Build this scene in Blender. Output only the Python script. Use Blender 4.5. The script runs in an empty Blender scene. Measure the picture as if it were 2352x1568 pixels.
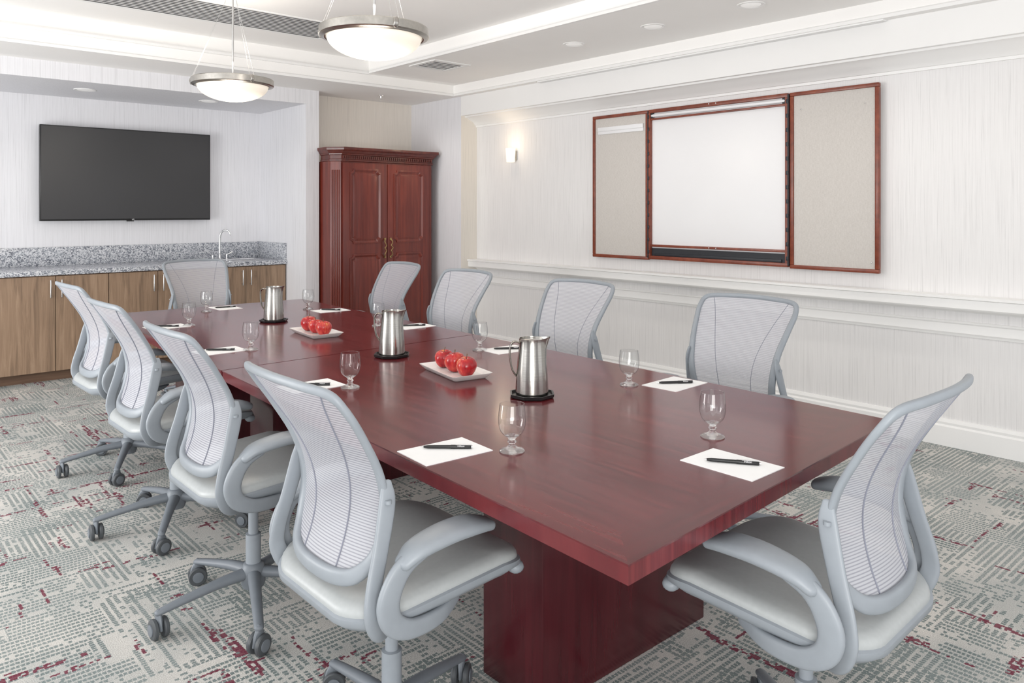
import bpy, bmesh, math, random
import numpy as np
from mathutils import Vector, Matrix
random.seed(4)
S = bpy.context.scene
COL = S.collection
S.view_settings.view_transform = 'Standard'

# ------------------------------------------------------------------ materials
def new_mat(name):
    m = bpy.data.materials.new(name); m.use_nodes = True
    nt = m.node_tree
    b = nt.nodes['Principled BSDF']
    return m, nt, b
def nd(nt, typ, **kw):
    n = nt.nodes.new(typ)
    for k, v in kw.items():
        setattr(n, k, v)
    return n
def link(nt, a, b): nt.links.new(a, b)
def mth(nt, op, a, b=None, c=None):
    n = nt.nodes.new('ShaderNodeMath'); n.operation = op
    for i, v in enumerate((a, b, c)):
        if v is None: continue
        if isinstance(v, (int, float)): n.inputs[i].default_value = v
        else: nt.links.new(v, n.inputs[i])
    return n.outputs[0]
def ramp(nt, fac, stops):
    r = nt.nodes.new('ShaderNodeValToRGB')
    el = r.color_ramp.elements
    while len(el) < len(stops): el.new(0.5)
    for e, (p, c) in zip(el, stops):
        e.position = p; e.color = (*c, 1)
    nt.links.new(fac, r.inputs[0])
    return r.outputs[0]
def coords(nt, scale=(1, 1, 1), kind='Object'):
    tc = nd(nt, 'ShaderNodeTexCoord'); mp = nd(nt, 'ShaderNodeMapping')
    mp.inputs['Scale'].default_value = scale
    link(nt, tc.outputs[kind], mp.inputs['Vector'])
    return mp.outputs[0]
def noise(nt, vec, scale=5, detail=3, rough=.5, dist=0):
    n = nd(nt, 'ShaderNodeTexNoise')
    n.inputs['Scale'].default_value = scale; n.inputs['Detail'].default_value = detail
    n.inputs['Roughness'].default_value = rough; n.inputs['Distortion'].default_value = dist
    link(nt, vec, n.inputs['Vector'])
    return n.outputs['Fac']
def bump(nt, b, h, strength=.2, dist=.002):
    n = nd(nt, 'ShaderNodeBump'); n.inputs['Strength'].default_value = strength
    n.inputs['Distance'].default_value = dist
    link(nt, h, n.inputs['Height']); link(nt, n.outputs[0], b.inputs['Normal'])
def plain(name, col, rough=.5, metal=0, var=.06, spec=.5, emit=None, estr=0, scale=30, coat=0):
    m, nt, b = new_mat(name)
    f = noise(nt, coords(nt), scale, 3)
    c0 = tuple(max(0, c * (1 - var)) for c in col); c1 = tuple(min(1, c * (1 + var)) for c in col)
    link(nt, ramp(nt, f, [(.3, c0), (.7, c1)]), b.inputs['Base Color'])
    b.inputs['Roughness'].default_value = rough; b.inputs['Metallic'].default_value = metal
    b.inputs['Specular IOR Level'].default_value = spec
    b.inputs['Coat Weight'].default_value = coat
    if emit:
        b.inputs['Emission Color'].default_value = (*emit, 1); b.inputs['Emission Strength'].default_value = estr
    return m
def wood(name, cols, grain=(60, 3, 60), rough=.3, coat=.0, bumpS=.05, dist=.4, spec=.5):
    m, nt, b = new_mat(name)
    v = coords(nt, grain)
    f = noise(nt, v, 1.0, 6, .6, dist)
    v2 = coords(nt, tuple(g * .12 for g in grain))
    f2 = noise(nt, v2, 1.0, 3, .5, .3 if dist else 0)
    ff = mth(nt, 'ADD', mth(nt, 'MULTIPLY', f, .65), mth(nt, 'MULTIPLY', f2, .35))
    link(nt, ramp(nt, ff, [(.34, cols[0]), (.5, cols[1]), (.66, cols[2])]), b.inputs['Base Color'])
    b.inputs['Roughness'].default_value = rough
    b.inputs['Specular IOR Level'].default_value = spec
    b.inputs['Coat Weight'].default_value = coat; b.inputs['Coat Roughness'].default_value = .08
    if bumpS: bump(nt, b, f, bumpS, .001)
    return m

M_table = wood('mahogany_table', [(.070, .0075, .011), (.112, .0135, .0175), (.165, .025, .028)], (55, 3.5, 1), .17, .08, 0, 0, .5)
M_tableX = wood('mahogany_table_cross', [(.066, .0075, .010), (.098, .012, .0155), (.135, .018, .021)], (3.5, 55, 1), .17, .08, 0, 0, .5)
M_ped = wood('mahogany_pedestal', [(.042, .0045, .007), (.058, .006, .0098), (.076, .0085, .0125)], (35, 35, 2.0), .25, 0, .02)
M_arm = wood('mahogany_armoire', [(.095, .015, .011), (.150, .024, .016), (.225, .042, .025)], (30, 30, 1.8), .3, .15)
M_armd = wood('mahogany_armoire_trim', [(.05, .010, .008), (.095, .017, .012), (.15, .029, .019)], (25, 25, 25), .3, .2)
M_frame = wood('cherry_board_frame', [(.13, .028, .014), (.195, .043, .022), (.27, .068, .033)], (20, 20, 20), .35, .1)
M_oak = wood('oak_cabinet', [(.15, .098, .064), (.28, .185, .120), (.38, .265, .18)], (28, 28, 1.8), .45, 0, .08, .9)
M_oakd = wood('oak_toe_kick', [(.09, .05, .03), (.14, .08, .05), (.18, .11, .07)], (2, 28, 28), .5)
M_plas = plain('grey_chair_plastic', (.27, .297, .328), .42, 0, .03)
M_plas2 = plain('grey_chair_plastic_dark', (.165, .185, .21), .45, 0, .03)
M_wheel = plain('caster_rubber', (.075, .082, .09), .45)
M_seat = plain('chair_seat_leather', (.39, .41, .415), .40, 0, .03, scale=80)
M_seam = plain('chair_seam', (.22, .23, .28), .6)
M_black = plain('black_plastic', (.012, .012, .013), .3)
M_blackm = plain('black_satin', (.02, .022, .028), .5)
M_white = plain('white_ceramic', (.85, .85, .83), .12, 0, .01)
M_paper = plain('paper', (.9, .9, .9), .8, 0, .01)
M_ceil = plain('ceiling_paint', (.93, .92, .905), .8, 0, .008, scale=3)
M_trim = plain('trim_paint', (.87, .867, .86), .45, 0, .008, scale=3)
M_chrome = plain('chrome', (.8, .8, .8), .12, 1)
M_nickel = plain('brushed_nickel', (.46, .44, .41), .28, 1, .08, scale=60)
M_brass = plain('antique_brass', (.42, .30, .14), .32, 1)
M_dark = plain('vent_gap_shade', (.05, .05, .055), .7)  # painted shade for the gaps of the ceiling vents
M_board = plain('whiteboard_surface', (.80, .80, .815), .25, 0, .01, scale=2)
M_pendg = plain('pendant_frosted_glass', (.82, .77, .68), .35, 0, .01, emit=(1, .90, .76), estr=.42)
M_sconce = plain('sconce_frosted_glass', (.9, .85, .75), .4, 0, .01, emit=(1, .90, .76), estr=.6)
M_lens = plain('downlight_lens', (.85, .85, .85), .4, 0, .01, emit=(1, .97, .92), estr=.2)
M_alum = plain('satin_aluminium', (.55, .55, .55), .38, 1)
M_stem = plain('apple_stem', (.12, .07, .03), .7)
M_logo = plain('silver_logo', (.7, .7, .72), .4, 0, .01, emit=(.6, .6, .6), estr=.3)  # faint glow mixed in to brighten lettering that is no lamp

# brushed steel
m, nt, b = new_mat('brushed_steel'); M_steel = m
f = noise(nt, coords(nt, (6, 6, 600)), 1, 3, .6)
link(nt, ramp(nt, f, [(.3, (.36, .345, .32)), (.7, (.44, .425, .40))]), b.inputs['Base Color'])
b.inputs['Metallic'].default_value = 1; b.inputs['Roughness'].default_value = .17
# TV screen
m, nt, b = new_mat('tv_screen'); M_screen = m
f = noise(nt, coords(nt), 1.5, 1)
link(nt, ramp(nt, f, [(.2, (.028, .028, .030)), (.8, (.035, .035, .038))]), b.inputs['Base Color'])
b.inputs['Roughness'].default_value = .35
# solid glass (stem and foot)
m, nt, b = new_mat('clear_solid_glass'); M_glass = m
f = noise(nt, coords(nt), 10, 1)
link(nt, ramp(nt, f, [(0, (.98, .99, .99)), (1, (1, 1, 1))]), b.inputs['Base Color'])
b.inputs['Transmission Weight'].default_value = 1; b.inputs['Roughness'].default_value = 0
b.inputs['IOR'].default_value = 1.45
tr = nd(nt, 'ShaderNodeBsdfTransparent'); mx = nd(nt, 'ShaderNodeMixShader'); mx.inputs[0].default_value = .8
link(nt, tr.outputs[0], mx.inputs[1]); link(nt, b.outputs[0], mx.inputs[2])
link(nt, mx.outputs[0], nt.nodes['Material Output'].inputs['Surface'])
# thin glass (bowl wall): clear sheet with stronger reflection at grazing angles
m, nt, b = new_mat('clear_thin_glass'); M_thin = m
nt.nodes.remove(b)
tr = nd(nt, 'ShaderNodeBsdfTransparent'); gl = nd(nt, 'ShaderNodeBsdfGlossy'); gl.inputs['Roughness'].default_value = .02
lw = nd(nt, 'ShaderNodeLayerWeight'); lw.inputs['Blend'].default_value = .5
p4 = mth(nt, 'POWER', lw.outputs['Facing'], 3.5)
fc_ = mth(nt, 'MULTIPLY_ADD', p4, .60, .07)
link(nt, ramp(nt, p4, [(0, (.96, .97, .97)), (1, (.58, .60, .62))]), tr.inputs['Color'])
mx = nd(nt, 'ShaderNodeMixShader'); link(nt, fc_, mx.inputs[0]); link(nt, tr.outputs[0], mx.inputs[1]); link(nt, gl.outputs[0], mx.inputs[2])
link(nt, mx.outputs[0], nt.nodes['Material Output'].inputs['Surface'])
# wallpaper
def wallpaper(name, base):
    m, nt, b = new_mat(name)
    f = noise(nt, coords(nt, (120, 120, 1.8)), 1, 5, .65)
    f2 = noise(nt, coords(nt, (330, 330, 4)), 1, 3, .6)
    ff = mth(nt, 'ADD', mth(nt, 'MULTIPLY', f, .6), mth(nt, 'MULTIPLY', f2, .4))
    link(nt, ramp(nt, ff, [(.34, tuple(c * .79 for c in base)), (.46, tuple(c * .95 for c in base)), (.6, base)]), b.inputs['Base Color'])
    b.inputs['Roughness'].default_value = .65
    bump(nt, b, ff, .12, .001)
    return m
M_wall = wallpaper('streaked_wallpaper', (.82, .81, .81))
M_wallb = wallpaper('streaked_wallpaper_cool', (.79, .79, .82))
M_wallw = wallpaper('streaked_wallpaper_warm', (.80, .755, .69))  # cream for the alcove; on the return it paints in sconce light
# fabric board
m, nt, b = new_mat('tackboard_fabric'); M_fab = m
f = noise(nt, coords(nt, (350, 350, 60)), 1, 3, .7); f2 = noise(nt, coords(nt, (60, 60, 400)), 1, 3, .7)
ff = mth(nt, 'MULTIPLY', mth(nt, 'ADD', f, f2), .5)
link(nt, ramp(nt, ff, [(.38, (.52, .49, .46)), (.6, (.62, .59, .56))]), b.inputs['Base Color'])
b.inputs['Roughness'].default_value = .9
# granite
m, nt, b = new_mat('speckled_granite'); M_gran = m
v = nd(nt, 'ShaderNodeTexVoronoi'); v.inputs['Scale'].default_value = 125
link(nt, coords(nt), v.inputs['Vector'])
sp = nd(nt, 'ShaderNodeSeparateColor'); link(nt, v.outputs['Color'], sp.inputs[0])
n1 = noise(nt, coords(nt), 25, 3)
ff = mth(nt, 'ADD', mth(nt, 'MULTIPLY', sp.outputs[0], .75), mth(nt, 'MULTIPLY', n1, .25))
rr = ramp(nt, ff, [(.14, (.13, .14, .17)), (.3, (.26, .28, .32)), (.5, (.42, .44, .48)), (.75, (.66, .67, .70))])
link(nt, rr, b.inputs['Base Color']); b.inputs['Roughness'].default_value = .22
# apple
m, nt, b = new_mat('apple_skin'); M_apple = m
tc = nd(nt, 'ShaderNodeTexCoord'); oi = nd(nt, 'ShaderNodeObjectInfo')
va = nd(nt, 'ShaderNodeVectorMath'); va.operation = 'MULTIPLY'; link(nt, tc.outputs['Object'], va.inputs[0]); va.inputs[1].default_value = (60, 60, 14)
vb = nd(nt, 'ShaderNodeVectorMath'); vb.operation = 'ADD'; link(nt, va.outputs[0], vb.inputs[0]); link(nt, oi.outputs['Location'], vb.inputs[1])
f = noise(nt, vb.outputs[0], 1, 4, .6)
f2 = noise(nt, vb.outputs[0], .25, 1)
ff = mth(nt, 'ADD', mth(nt, 'MULTIPLY', f, .6), mth(nt, 'MULTIPLY', f2, .4))
link(nt, ramp(nt, ff, [(.34, (.24, .004, .009)), (.5, (.42, .014, .018)), (.60, (.55, .06, .04)), (.70, (.70, .30, .11))]), b.inputs['Base Color'])
b.inputs['Roughness'].default_value = .18
# chair mesh textile
m, nt, b = new_mat('chair_mesh_textile'); M_mesh = m
tc = nd(nt, 'ShaderNodeTexCoord'); sx = nd(nt, 'ShaderNodeSeparateXYZ'); link(nt, tc.outputs['Object'], sx.inputs[0])
s = mth(nt, 'SINE', mth(nt, 'MULTIPLY', sx.outputs[2], 2 * math.pi / .0068))
t = mth(nt, 'MULTIPLY_ADD', s, .5, .5)
t = mth(nt, 'MINIMUM', 1.0, mth(nt, 'MULTIPLY', t, 1.8))
b.inputs['Roughness'].default_value = .6
link(nt, ramp(nt, t, [(0, (.34, .345, .40)), (1, (.50, .505, .545))]), b.inputs['Base Color'])
tr = nd(nt, 'ShaderNodeBsdfTransparent'); mx = nd(nt, 'ShaderNodeMixShader')
fac = mth(nt, 'ADD', mth(nt, 'MULTIPLY', t, .18), .64)
link(nt, fac, mx.inputs[0]); link(nt, tr.outputs[0], mx.inputs[1]); link(nt, b.outputs[0], mx.inputs[2])
link(nt, mx.outputs[0], nt.nodes['Material Output'].inputs['Surface'])
# carpet
m, nt, b = new_mat('patterned_carpet'); M_carpet = m
tc = nd(nt, 'ShaderNodeTexCoord'); sx = nd(nt, 'ShaderNodeSeparateXYZ'); link(nt, tc.outputs['Object'], sx.inputs[0])
X, Y = sx.outputs[0], sx.outputs[1]
def comb(x, y, z=0):
    c = nd(nt, 'ShaderNodeCombineXYZ')
    for i, v in enumerate((x, y, z)):
        if isinstance(v, (int, float)): c.inputs[i].default_value = v
        else: link(nt, v, c.inputs[i])
    return c.outputs[0]
def wn(vec):
    n = nd(nt, 'ShaderNodeTexWhiteNoise'); link(nt, vec, n.inputs['Vector']); return n.outputs['Value']
wob = noise(nt, comb(X, Y, 2), 150, 1)
wobs = mth(nt, 'MULTIPLY', mth(nt, 'SUBTRACT', wob, .5), .010)
Xw = mth(nt, 'ADD', X, wobs); Yw = mth(nt, 'ADD', Y, wobs)
def hatch(A, B, off):  # lines run along A, stacked in B
    rowf = mth(nt, 'DIVIDE', B, .0235)
    row = mth(nt, 'FLOOR', rowf)
    on = mth(nt, 'LESS_THAN', mth(nt, 'FRACT', rowf), .60)
    cf = mth(nt, 'DIVIDE', A, .0135)
    cf = mth(nt, 'ADD', cf, mth(nt, 'MULTIPLY', wn(comb(row, off, 3)), 1.0))
    colm = mth(nt, 'FLOOR', cf)
    gap = mth(nt, 'LESS_THAN', mth(nt, 'FRACT', cf), .80)
    r = wn(comb(colm, row, off))
    rl = wn(comb(mth(nt, 'FLOOR', mth(nt, 'DIVIDE', colm, 14)), row, off + 5))
    dn = noise(nt, comb(mth(nt, 'MULTIPLY', A, 1.0), mth(nt, 'MULTIPLY', B, 2.4), off), 1.8, 3)
    dens = mth(nt, 'ADD', mth(nt, 'MULTIPLY', mth(nt, 'SUBTRACT', dn, .30), 4.2), mth(nt, 'MULTIPLY', mth(nt, 'SUBTRACT', rl, .45), 1.1))
    return mth(nt, 'MULTIPLY', mth(nt, 'MULTIPLY', on, gap), mth(nt, 'LESS_THAN', r, dens))
hm = hatch(Xw, Yw, 1.0)
vm = hatch(Yw, Xw, 9.0)
def sel(z, th):
    cellv = comb(mth(nt, 'FLOOR', mth(nt, 'DIVIDE', X, .09)), mth(nt, 'FLOOR', mth(nt, 'DIVIDE', Y, .09)), z)
    return mth(nt, 'GREATER_THAN', noise(nt, cellv, .28, 1), th)
sh = sel(3.3, .47)
mask = mth(nt, 'ADD', mth(nt, 'MULTIPLY', hm, sh), mth(nt, 'MULTIPLY', vm, mth(nt, 'MULTIPLY', mth(nt, 'SUBTRACT', 1, sh), sel(21.7, .30))))
mask = mth(nt, 'MAXIMUM', mask, mth(nt, 'MULTIPLY', vm, sel(40.1, .60)))
mask = mth(nt, 'MULTIPLY', mask, .82)
base = ramp(nt, noise(nt, comb(X, Y, 0), 3.0, 4), [(.35, (.50, .505, .49)), (.65, (.68, .655, .62))])
teal = ramp(nt, noise(nt, comb(X, Y, 4), 2.5, 3), [(.35, (.120, .172, .175)), (.65, (.235, .285, .285))])
mx1 = nd(nt, 'ShaderNodeMixRGB'); link(nt, mask, mx1.inputs[0]); link(nt, base, mx1.inputs[1]); link(nt, teal, mx1.inputs[2])
def burg(A, B, off):
    row = mth(nt, 'FLOOR', mth(nt, 'DIVIDE', B, .010)); colm = mth(nt, 'FLOOR', mth(nt, 'DIVIDE', A, .010))
    n = noise(nt, comb(mth(nt, 'MULTIPLY', A, 1.6), mth(nt, 'MULTIPLY', mth(nt, 'MULTIPLY', row, .010), 13), off), 1.4, 2.2)
    return mth(nt, 'MULTIPLY', mth(nt, 'GREATER_THAN', n, .668), mth(nt, 'GREATER_THAN', wn(comb(colm, row, off)), .33))
bm_ = mth(nt, 'MAXIMUM', burg(Xw, Yw, 2.5), burg(Yw, Xw, 7.5))
mx2 = nd(nt, 'ShaderNodeMixRGB'); link(nt, mth(nt, 'MULTIPLY', bm_, .88), mx2.inputs[0]); link(nt, mx1.outputs[0], mx2.inputs[1]); mx2.inputs[2].default_value = (.18, .018, .048, 1)
pile = noise(nt, comb(X, Y, 0), 330, 2)
mx3 = nd(nt, 'ShaderNodeMixRGB'); mx3.blend_type = 'MULTIPLY'; mx3.inputs[0].default_value = 1
link(nt, mx2.outputs[0], mx3.inputs[1]); link(nt, ramp(nt, pile, [(.3, (.68, .68, .68)), (.65, (1.12, 1.12, 1.12))]), mx3.inputs[2])
link(nt, mx3.outputs[0], b.inputs['Base Color']); b.inputs['Roughness'].default_value = .95; b.inputs['Specular IOR Level'].default_value = .1
bump(nt, b, mth(nt, 'ADD', pile, mth(nt, 'MULTIPLY', mask, .4)), .45, .004)

# ------------------------------------------------------------------ geometry helpers
def place(o, parent=None, loc=None, rot=None):
    COL.objects.link(o)
    if parent: o.parent = parent
    if loc: o.location = loc
    if rot: o.rotation_euler = rot
    return o
def fin(name, bm, mats, parent=None, loc=None, rot=None, smooth=35, **props):
    me = bpy.data.meshes.new(name)
    bmesh.ops.recalc_face_normals(bm, faces=bm.faces)
    if smooth:
        th = math.radians(smooth)
        for fc in bm.faces: fc.smooth = True
        for e in bm.edges:
            if len(e.link_faces) != 2 or e.calc_face_angle(0) > th: e.smooth = False
    bm.to_mesh(me); bm.free()
    if not isinstance(mats, (list, tuple)): mats = [mats]
    for mm in mats: me.materials.append(mm)
    o = bpy.data.objects.new(name, me)
    place(o, parent, loc, rot)
    for k, v in props.items(): o[k] = v
    return o
def empty(name, loc, label, category, rotz=0, group=None):
    o = bpy.data.objects.new(name, None); o.empty_display_size = .1
    COL.objects.link(o); o.location = loc; o.rotation_euler = (0, 0, rotz)
    o['label'] = label; o['category'] = category
    if group: o['group'] = group
    return o
def add_box(bm, x0, x1, y0, y1, z0, z1, bev=0, seg=2, mi=0):
    vs = [bm.verts.new(p) for p in [(x0, y0, z0), (x1, y0, z0), (x1, y1, z0), (x0, y1, z0), (x0, y0, z1), (x1, y0, z1), (x1, y1, z1), (x0, y1, z1)]]
    fs = [bm.faces.new([vs[i] for i in q]) for q in [(0, 3, 2, 1), (4, 5, 6, 7), (0, 1, 5, 4), (1, 2, 6, 5), (2, 3, 7, 6), (3, 0, 4, 7)]]
    for f_ in fs: f_.material_index = mi
    if bev:
        es = list({e for f_ in fs for e in f_.edges})
        bmesh.ops.bevel(bm, geom=es, offset=bev, segments=seg, profile=.5, affect='EDGES')
def box(name, x0, x1, y0, y1, z0, z1, mat, bev=0, parent=None, **props):
    bm = bmesh.new(); add_box(bm, x0, x1, y0, y1, z0, z1, bev)
    return fin(name, bm, mat, parent, **props)
def add_loft(bm, rings, cap0=True, cap1=True, closed_path=False, mi=0):
    R = [[bm.verts.new(p) for p in r] for r in rings]
    n = len(R[0]); m_ = len(R)
    for i in range(m_ if closed_path else m_ - 1):
        a, b_ = R[i], R[(i + 1) % m_]
        for j in range(n):
            k = (j + 1) % n
            f_ = bm.faces.new((a[j], a[k], b_[k], b_[j])); f_.material_index = mi
    if not closed_path:
        if cap0: bm.faces.new(R[0][::-1])
        if cap1: bm.faces.new(R[-1])
    return R
def add_lathe(bm, prof, c=(0, 0, 0), seg=32, closed=False, caps=True):
    rings = []
    for r, z in prof:
        r = max(r, 1e-4)
        rings.append([(c[0] + r * math.cos(2 * math.pi * j / seg), c[1] + r * math.sin(2 * math.pi * j / seg), c[2] + z) for j in range(seg)])
    return add_loft(bm, rings, caps and not closed, caps and not closed, closed)
def cr(P, n, closed=False):
    P = np.array(P, float); L = len(P); out = []
    segs = L if closed else L - 1
    for i in range(segs):
        if closed: p0, p1, p2, p3 = P[(i - 1) % L], P[i], P[(i + 1) % L], P[(i + 2) % L]
        else:
            p1, p2 = P[i], P[i + 1]
            p0 = P[i - 1] if i > 0 else 2 * p1 - p2
            p3 = P[i + 2] if i + 2 < L else 2 * p2 - p1
        for k in range(n):
            t = k / n
            out.append(.5 * ((2 * p1) + (-p0 + p2) * t + (2 * p0 - 5 * p1 + 4 * p2 - p3) * t * t + (-p0 + 3 * p1 - 3 * p2 + p3) * t ** 3))
    if not closed: out.append(P[-1])
    return np.array(out)
def add_tube(bm, P, up, n=6, seg=12, closed=False, roundend=True, sharp=False, sq=1.0):
    """P rows: x,y,z,w,h ; w along T x up, h along normal; sq<1 squares the section"""
    Q = np.array(P, float) if sharp else cr(P, n, closed)
    up = np.array(up, float); L = len(Q); rings = []
    def pw(v): return math.copysign(abs(v) ** sq, v)
    def ring(c, T, w, h):
        Sx = np.cross(T, up); Sx /= (np.linalg.norm(Sx) + 1e-9); Nn = np.cross(Sx, T)
        return [tuple(c + Sx * w * pw(math.cos(2 * math.pi * j / seg)) + Nn * h * pw(math.sin(2 * math.pi * j / seg))) for j in range(seg)]
    for i in range(L):
        a = Q[(i - 1) % L] if (closed or i > 0) else Q[i]; b_ = Q[(i + 1) % L] if (closed or i < L - 1) else Q[i]
        T = b_[:3] - a[:3]; T /= (np.linalg.norm(T) + 1e-9)
        q = Q[i]
        if roundend and not closed and i == 0:
            m_ = min(q[3], q[4])
            for s_ in (.02, .5, .85): rings.append(ring(q[:3] - T * m_ * math.sqrt(1 - s_ * s_), T, q[3] * s_ , q[4] * s_))
        rings.append(ring(q[:3], T, q[3], q[4]))
        if roundend and not closed and i == L - 1:
            m_ = min(q[3], q[4])
            for s_ in (.85, .5, .02): rings.append(ring(q[:3] + T * m_ * math.sqrt(1 - s_ * s_), T, q[3] * s_, q[4] * s_))
    add_loft(bm, rings, True, True, closed)
def add_prism(bm, pts, axis, a0, a1):
    def mk(p, a):
        return {'y': (p[0], a, p[1]), 'x': (a, p[0], p[1]), 'z': (p[0], p[1], a)}[axis]
    add_loft(bm, [[mk(p, a0) for p in pts], [mk(p, a1) for p in pts]])
def prism(name, pts, axis, a0, a1, mat, parent=None, smooth=35, **props):
    bm = bmesh.new(); add_prism(bm, pts, axis, a0, a1)
    return fin(name, bm, mat, parent, smooth=smooth, **props)
def rrect(hx, hy, r, n=6, cx=0, cy=0):
    out = []
    for (sx_, sy_, a0) in ((1, 1, 0), (-1, 1, 90), (-1, -1, 180), (1, -1, 270)):
        for k in range(n + 1):
            a = math.radians(a0 + 90 * k / n)
            out.append((cx + sx_ * (hx - r) + r * math.cos(a), cy + sy_ * (hy - r) + r * math.sin(a)))
    return out
def dup(top, loc, rotz=None, **props):
    def rec(o, par):
        c = o.copy(); COL.objects.link(c)
        if par: c.parent = par
        for ch in list(o.children): rec(ch, c)
        return c
    c = rec(top, None); c.location = loc
    if rotz is not None: c.rotation_euler = (0, 0, rotz)
    for k, v in props.items(): c[k] = v
    return c
def text(name, body, size, mat, parent, loc, rot):
    cu = bpy.data.curves.new(name, 'FONT'); cu.body = body; cu.size = size; cu.extrude = size * .02
    cu.align_x = 'CENTER'; cu.align_y = 'CENTER'
    o = bpy.data.objects.new(name, cu); COL.objects.link(o)
    dg = bpy.context.evaluated_depsgraph_get()
    me = bpy.data.meshes.new_from_object(o.evaluated_get(dg))
    bpy.data.objects.remove(o)
    me.materials.clear(); me.materials.append(mat)
    t_ = bpy.data.objects.new(name, me)
    return place(t_, parent, loc, rot)
ST = dict(kind='structure')

# ------------------------------------------------------------------ room
XW = 5.0     # recessed wall
XF = 4.80    # header / pier plane
YR = 6.175
bm = bmesh.new(); add_box(bm, -3, 5.3, -2, 8.1, -.1, 0); fin('floor', bm, M_carpet, **ST)
box('wall_niche', -3, 3.42, 7.84, 8.0, 0, 2.55, M_wallb, **ST)
box('wall_bulkhead', -3, 3.42, 6.81, 7.84, 2.415, 2.55, M_wallb, **ST)
box('wall_column', 3.42, 3.557, 6.81, 8.0, 0, 2.55, M_wallb, **ST)
box('wall_back', 3.557, XF, 7.067, 7.2, 0, 2.55, M_wallw, **ST)
box('wall_pier', XF, 5.2, YR + .006, 7.2, 0, 2.55, M_wallb, **ST)
box('wall_return', XF, 5.2, YR, YR + .006, 0, 2.355, M_wallw, **ST)  # separate thin face, its warm tint stands in for sconce light
box('wall_right', XW, 5.2, -2, YR, 0, 2.355, M_wall, **ST)
box('trim_header', XF, 5.2, -2, YR + .006, 2.355, 2.55, M_trim, **ST)
box('ceiling', -3, 3.76, -2, 6.235, 2.79, 2.95, M_ceil, **ST)
box('ceiling', 3.76, 4.744, -2, 6.235, 2.66, 2.95, M_ceil, **ST)
box('ceiling', 4.744, 5.3, -2, 6.235, 2.55, 2.95, M_ceil, **ST)
box('ceiling', -3, 5.3, 6.235, 8.0, 2.55, 2.95, M_ceil, **ST)
# tray mouldings
prism('trim_tray_right', [(3.76, 2.66), (3.735, 2.66), (3.735, 2.678), (3.745, 2.69), (3.745, 2.70), (3.76, 2.70)], 'y', -2, 6.19, M_trim, **ST)
prism('trim_tray_back', [(6.235, 2.655), (6.205, 2.655), (6.205, 2.672), (6.215, 2.685), (6.235, 2.69)], 'x', -3, 3.76, M_trim, **ST)
prism('trim_step_back', [(6.235, 2.55), (6.22, 2.55), (6.22, 2.57), (6.235, 2.58)], 'x', -3, 4.744, M_trim, **ST)
prism('trim_step_right', [(4.744, 2.55), (4.73, 2.55), (4.73, 2.57), (4.744, 2.58)], 'y', -2, 6.215, M_trim, **ST)
prism('trim_cornice', [(5.0, 2.355), (4.84, 2.355), (4.845, 2.342), (4.88, 2.335), (4.895, 2.322), (4.95, 2.30), (4.975, 2.27), (4.985, 2.268), (4.985, 2.25), (5.0, 2.25)], 'y', -2, YR, M_trim, **ST)
prism('trim_chair_rail', [(5.0, .80), (4.975, .82), (4.895, .825), (4.885, .835), (4.885, .885), (4.873, .89), (4.873, .905), (5.0, .905)], 'y', -2, YR, M_trim, **ST)
prism('trim_wainscot', [(5.0, .66), (4.988, .66), (4.985, .672), (4.978, .68), (4.985, .70), (4.982, .73), (4.975, .738), (4.985, .748), (5.0, .748)], 'y', -2, YR, M_trim, **ST)
prism('baseboard_right', [(5.0, 0), (4.975, 0), (4.975, .115), (4.985, .125), (4.982, .14), (4.99, .158), (5.0, .16)], 'y', -2, YR, M_trim, **ST)
prism('baseboard_pier', [(XF, 0), (XF - .02, 0), (XF - .02, .13), (XF, .15)], 'y', YR, 7.06, M_trim, **ST)
prism('baseboard_column', [(6.81, 0), (6.79, 0), (6.79, .13), (6.81, .15)], 'x', 3.42, 3.50, M_trim, **ST)

# ------------------------------------------------------------------ ceiling fittings
def downlight(loc, r=.085, lab='round white recessed downlight set in the ceiling'):
    e = empty('recessed_downlight', loc, lab, 'ceiling light', group='recessed ceiling downlights')
    bm = bmesh.new(); add_lathe(bm, [(r, 0), (r, -.003), (r * .97, -.005), (r * .8, -.004), (r * .74, 0)], seg=40)
    fin('trim_ring', bm, M_trim, e)
    bm = bmesh.new(); add_lathe(bm, [(r * .74, -.001), (r * .7, -.003), (0, -.0035)], seg=32); fin('lens', bm, M_lens, e)
    return e
dl = downlight((4.24, 4.07, 2.66))
for p in [(4.24, 3.32, 2.66), (4.24, 2.57, 2.66)]: dup(dl, p)
for p in [(1.63, 7.25, 2.415), (2.66, 7.25, 2.415)]: dup(dl, p)
# square vent
e = empty('ceiling_vent', (3.99, 5.44, 2.66), 'white square ceiling air vent with dark louvre slots', 'air vent')
bm = bmesh.new()
for s_ in (-1, 1):
    add_box(bm, -.19, .19, s_ * .175 - .02, s_ * .175 + .02, -.007, 0); add_box(bm, s_ * .175 - .02, s_ * .175 + .02, -.155, .155, -.007, 0)
for i in range(6):
    y = -.13 + i * .052
    add_box(bm, -.155, .155, y - .008, y + .008, -.005, -.002)
fin('vent_frame', bm, M_trim, e, smooth=0)
bm = bmesh.new(); add_box(bm, -.155, .155, -.155, .155, -.0015, 0); fin('vent_gap_sheet', bm, M_dark, e)  # flat dark sheet, its colour paints the shade behind the louvres
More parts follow.
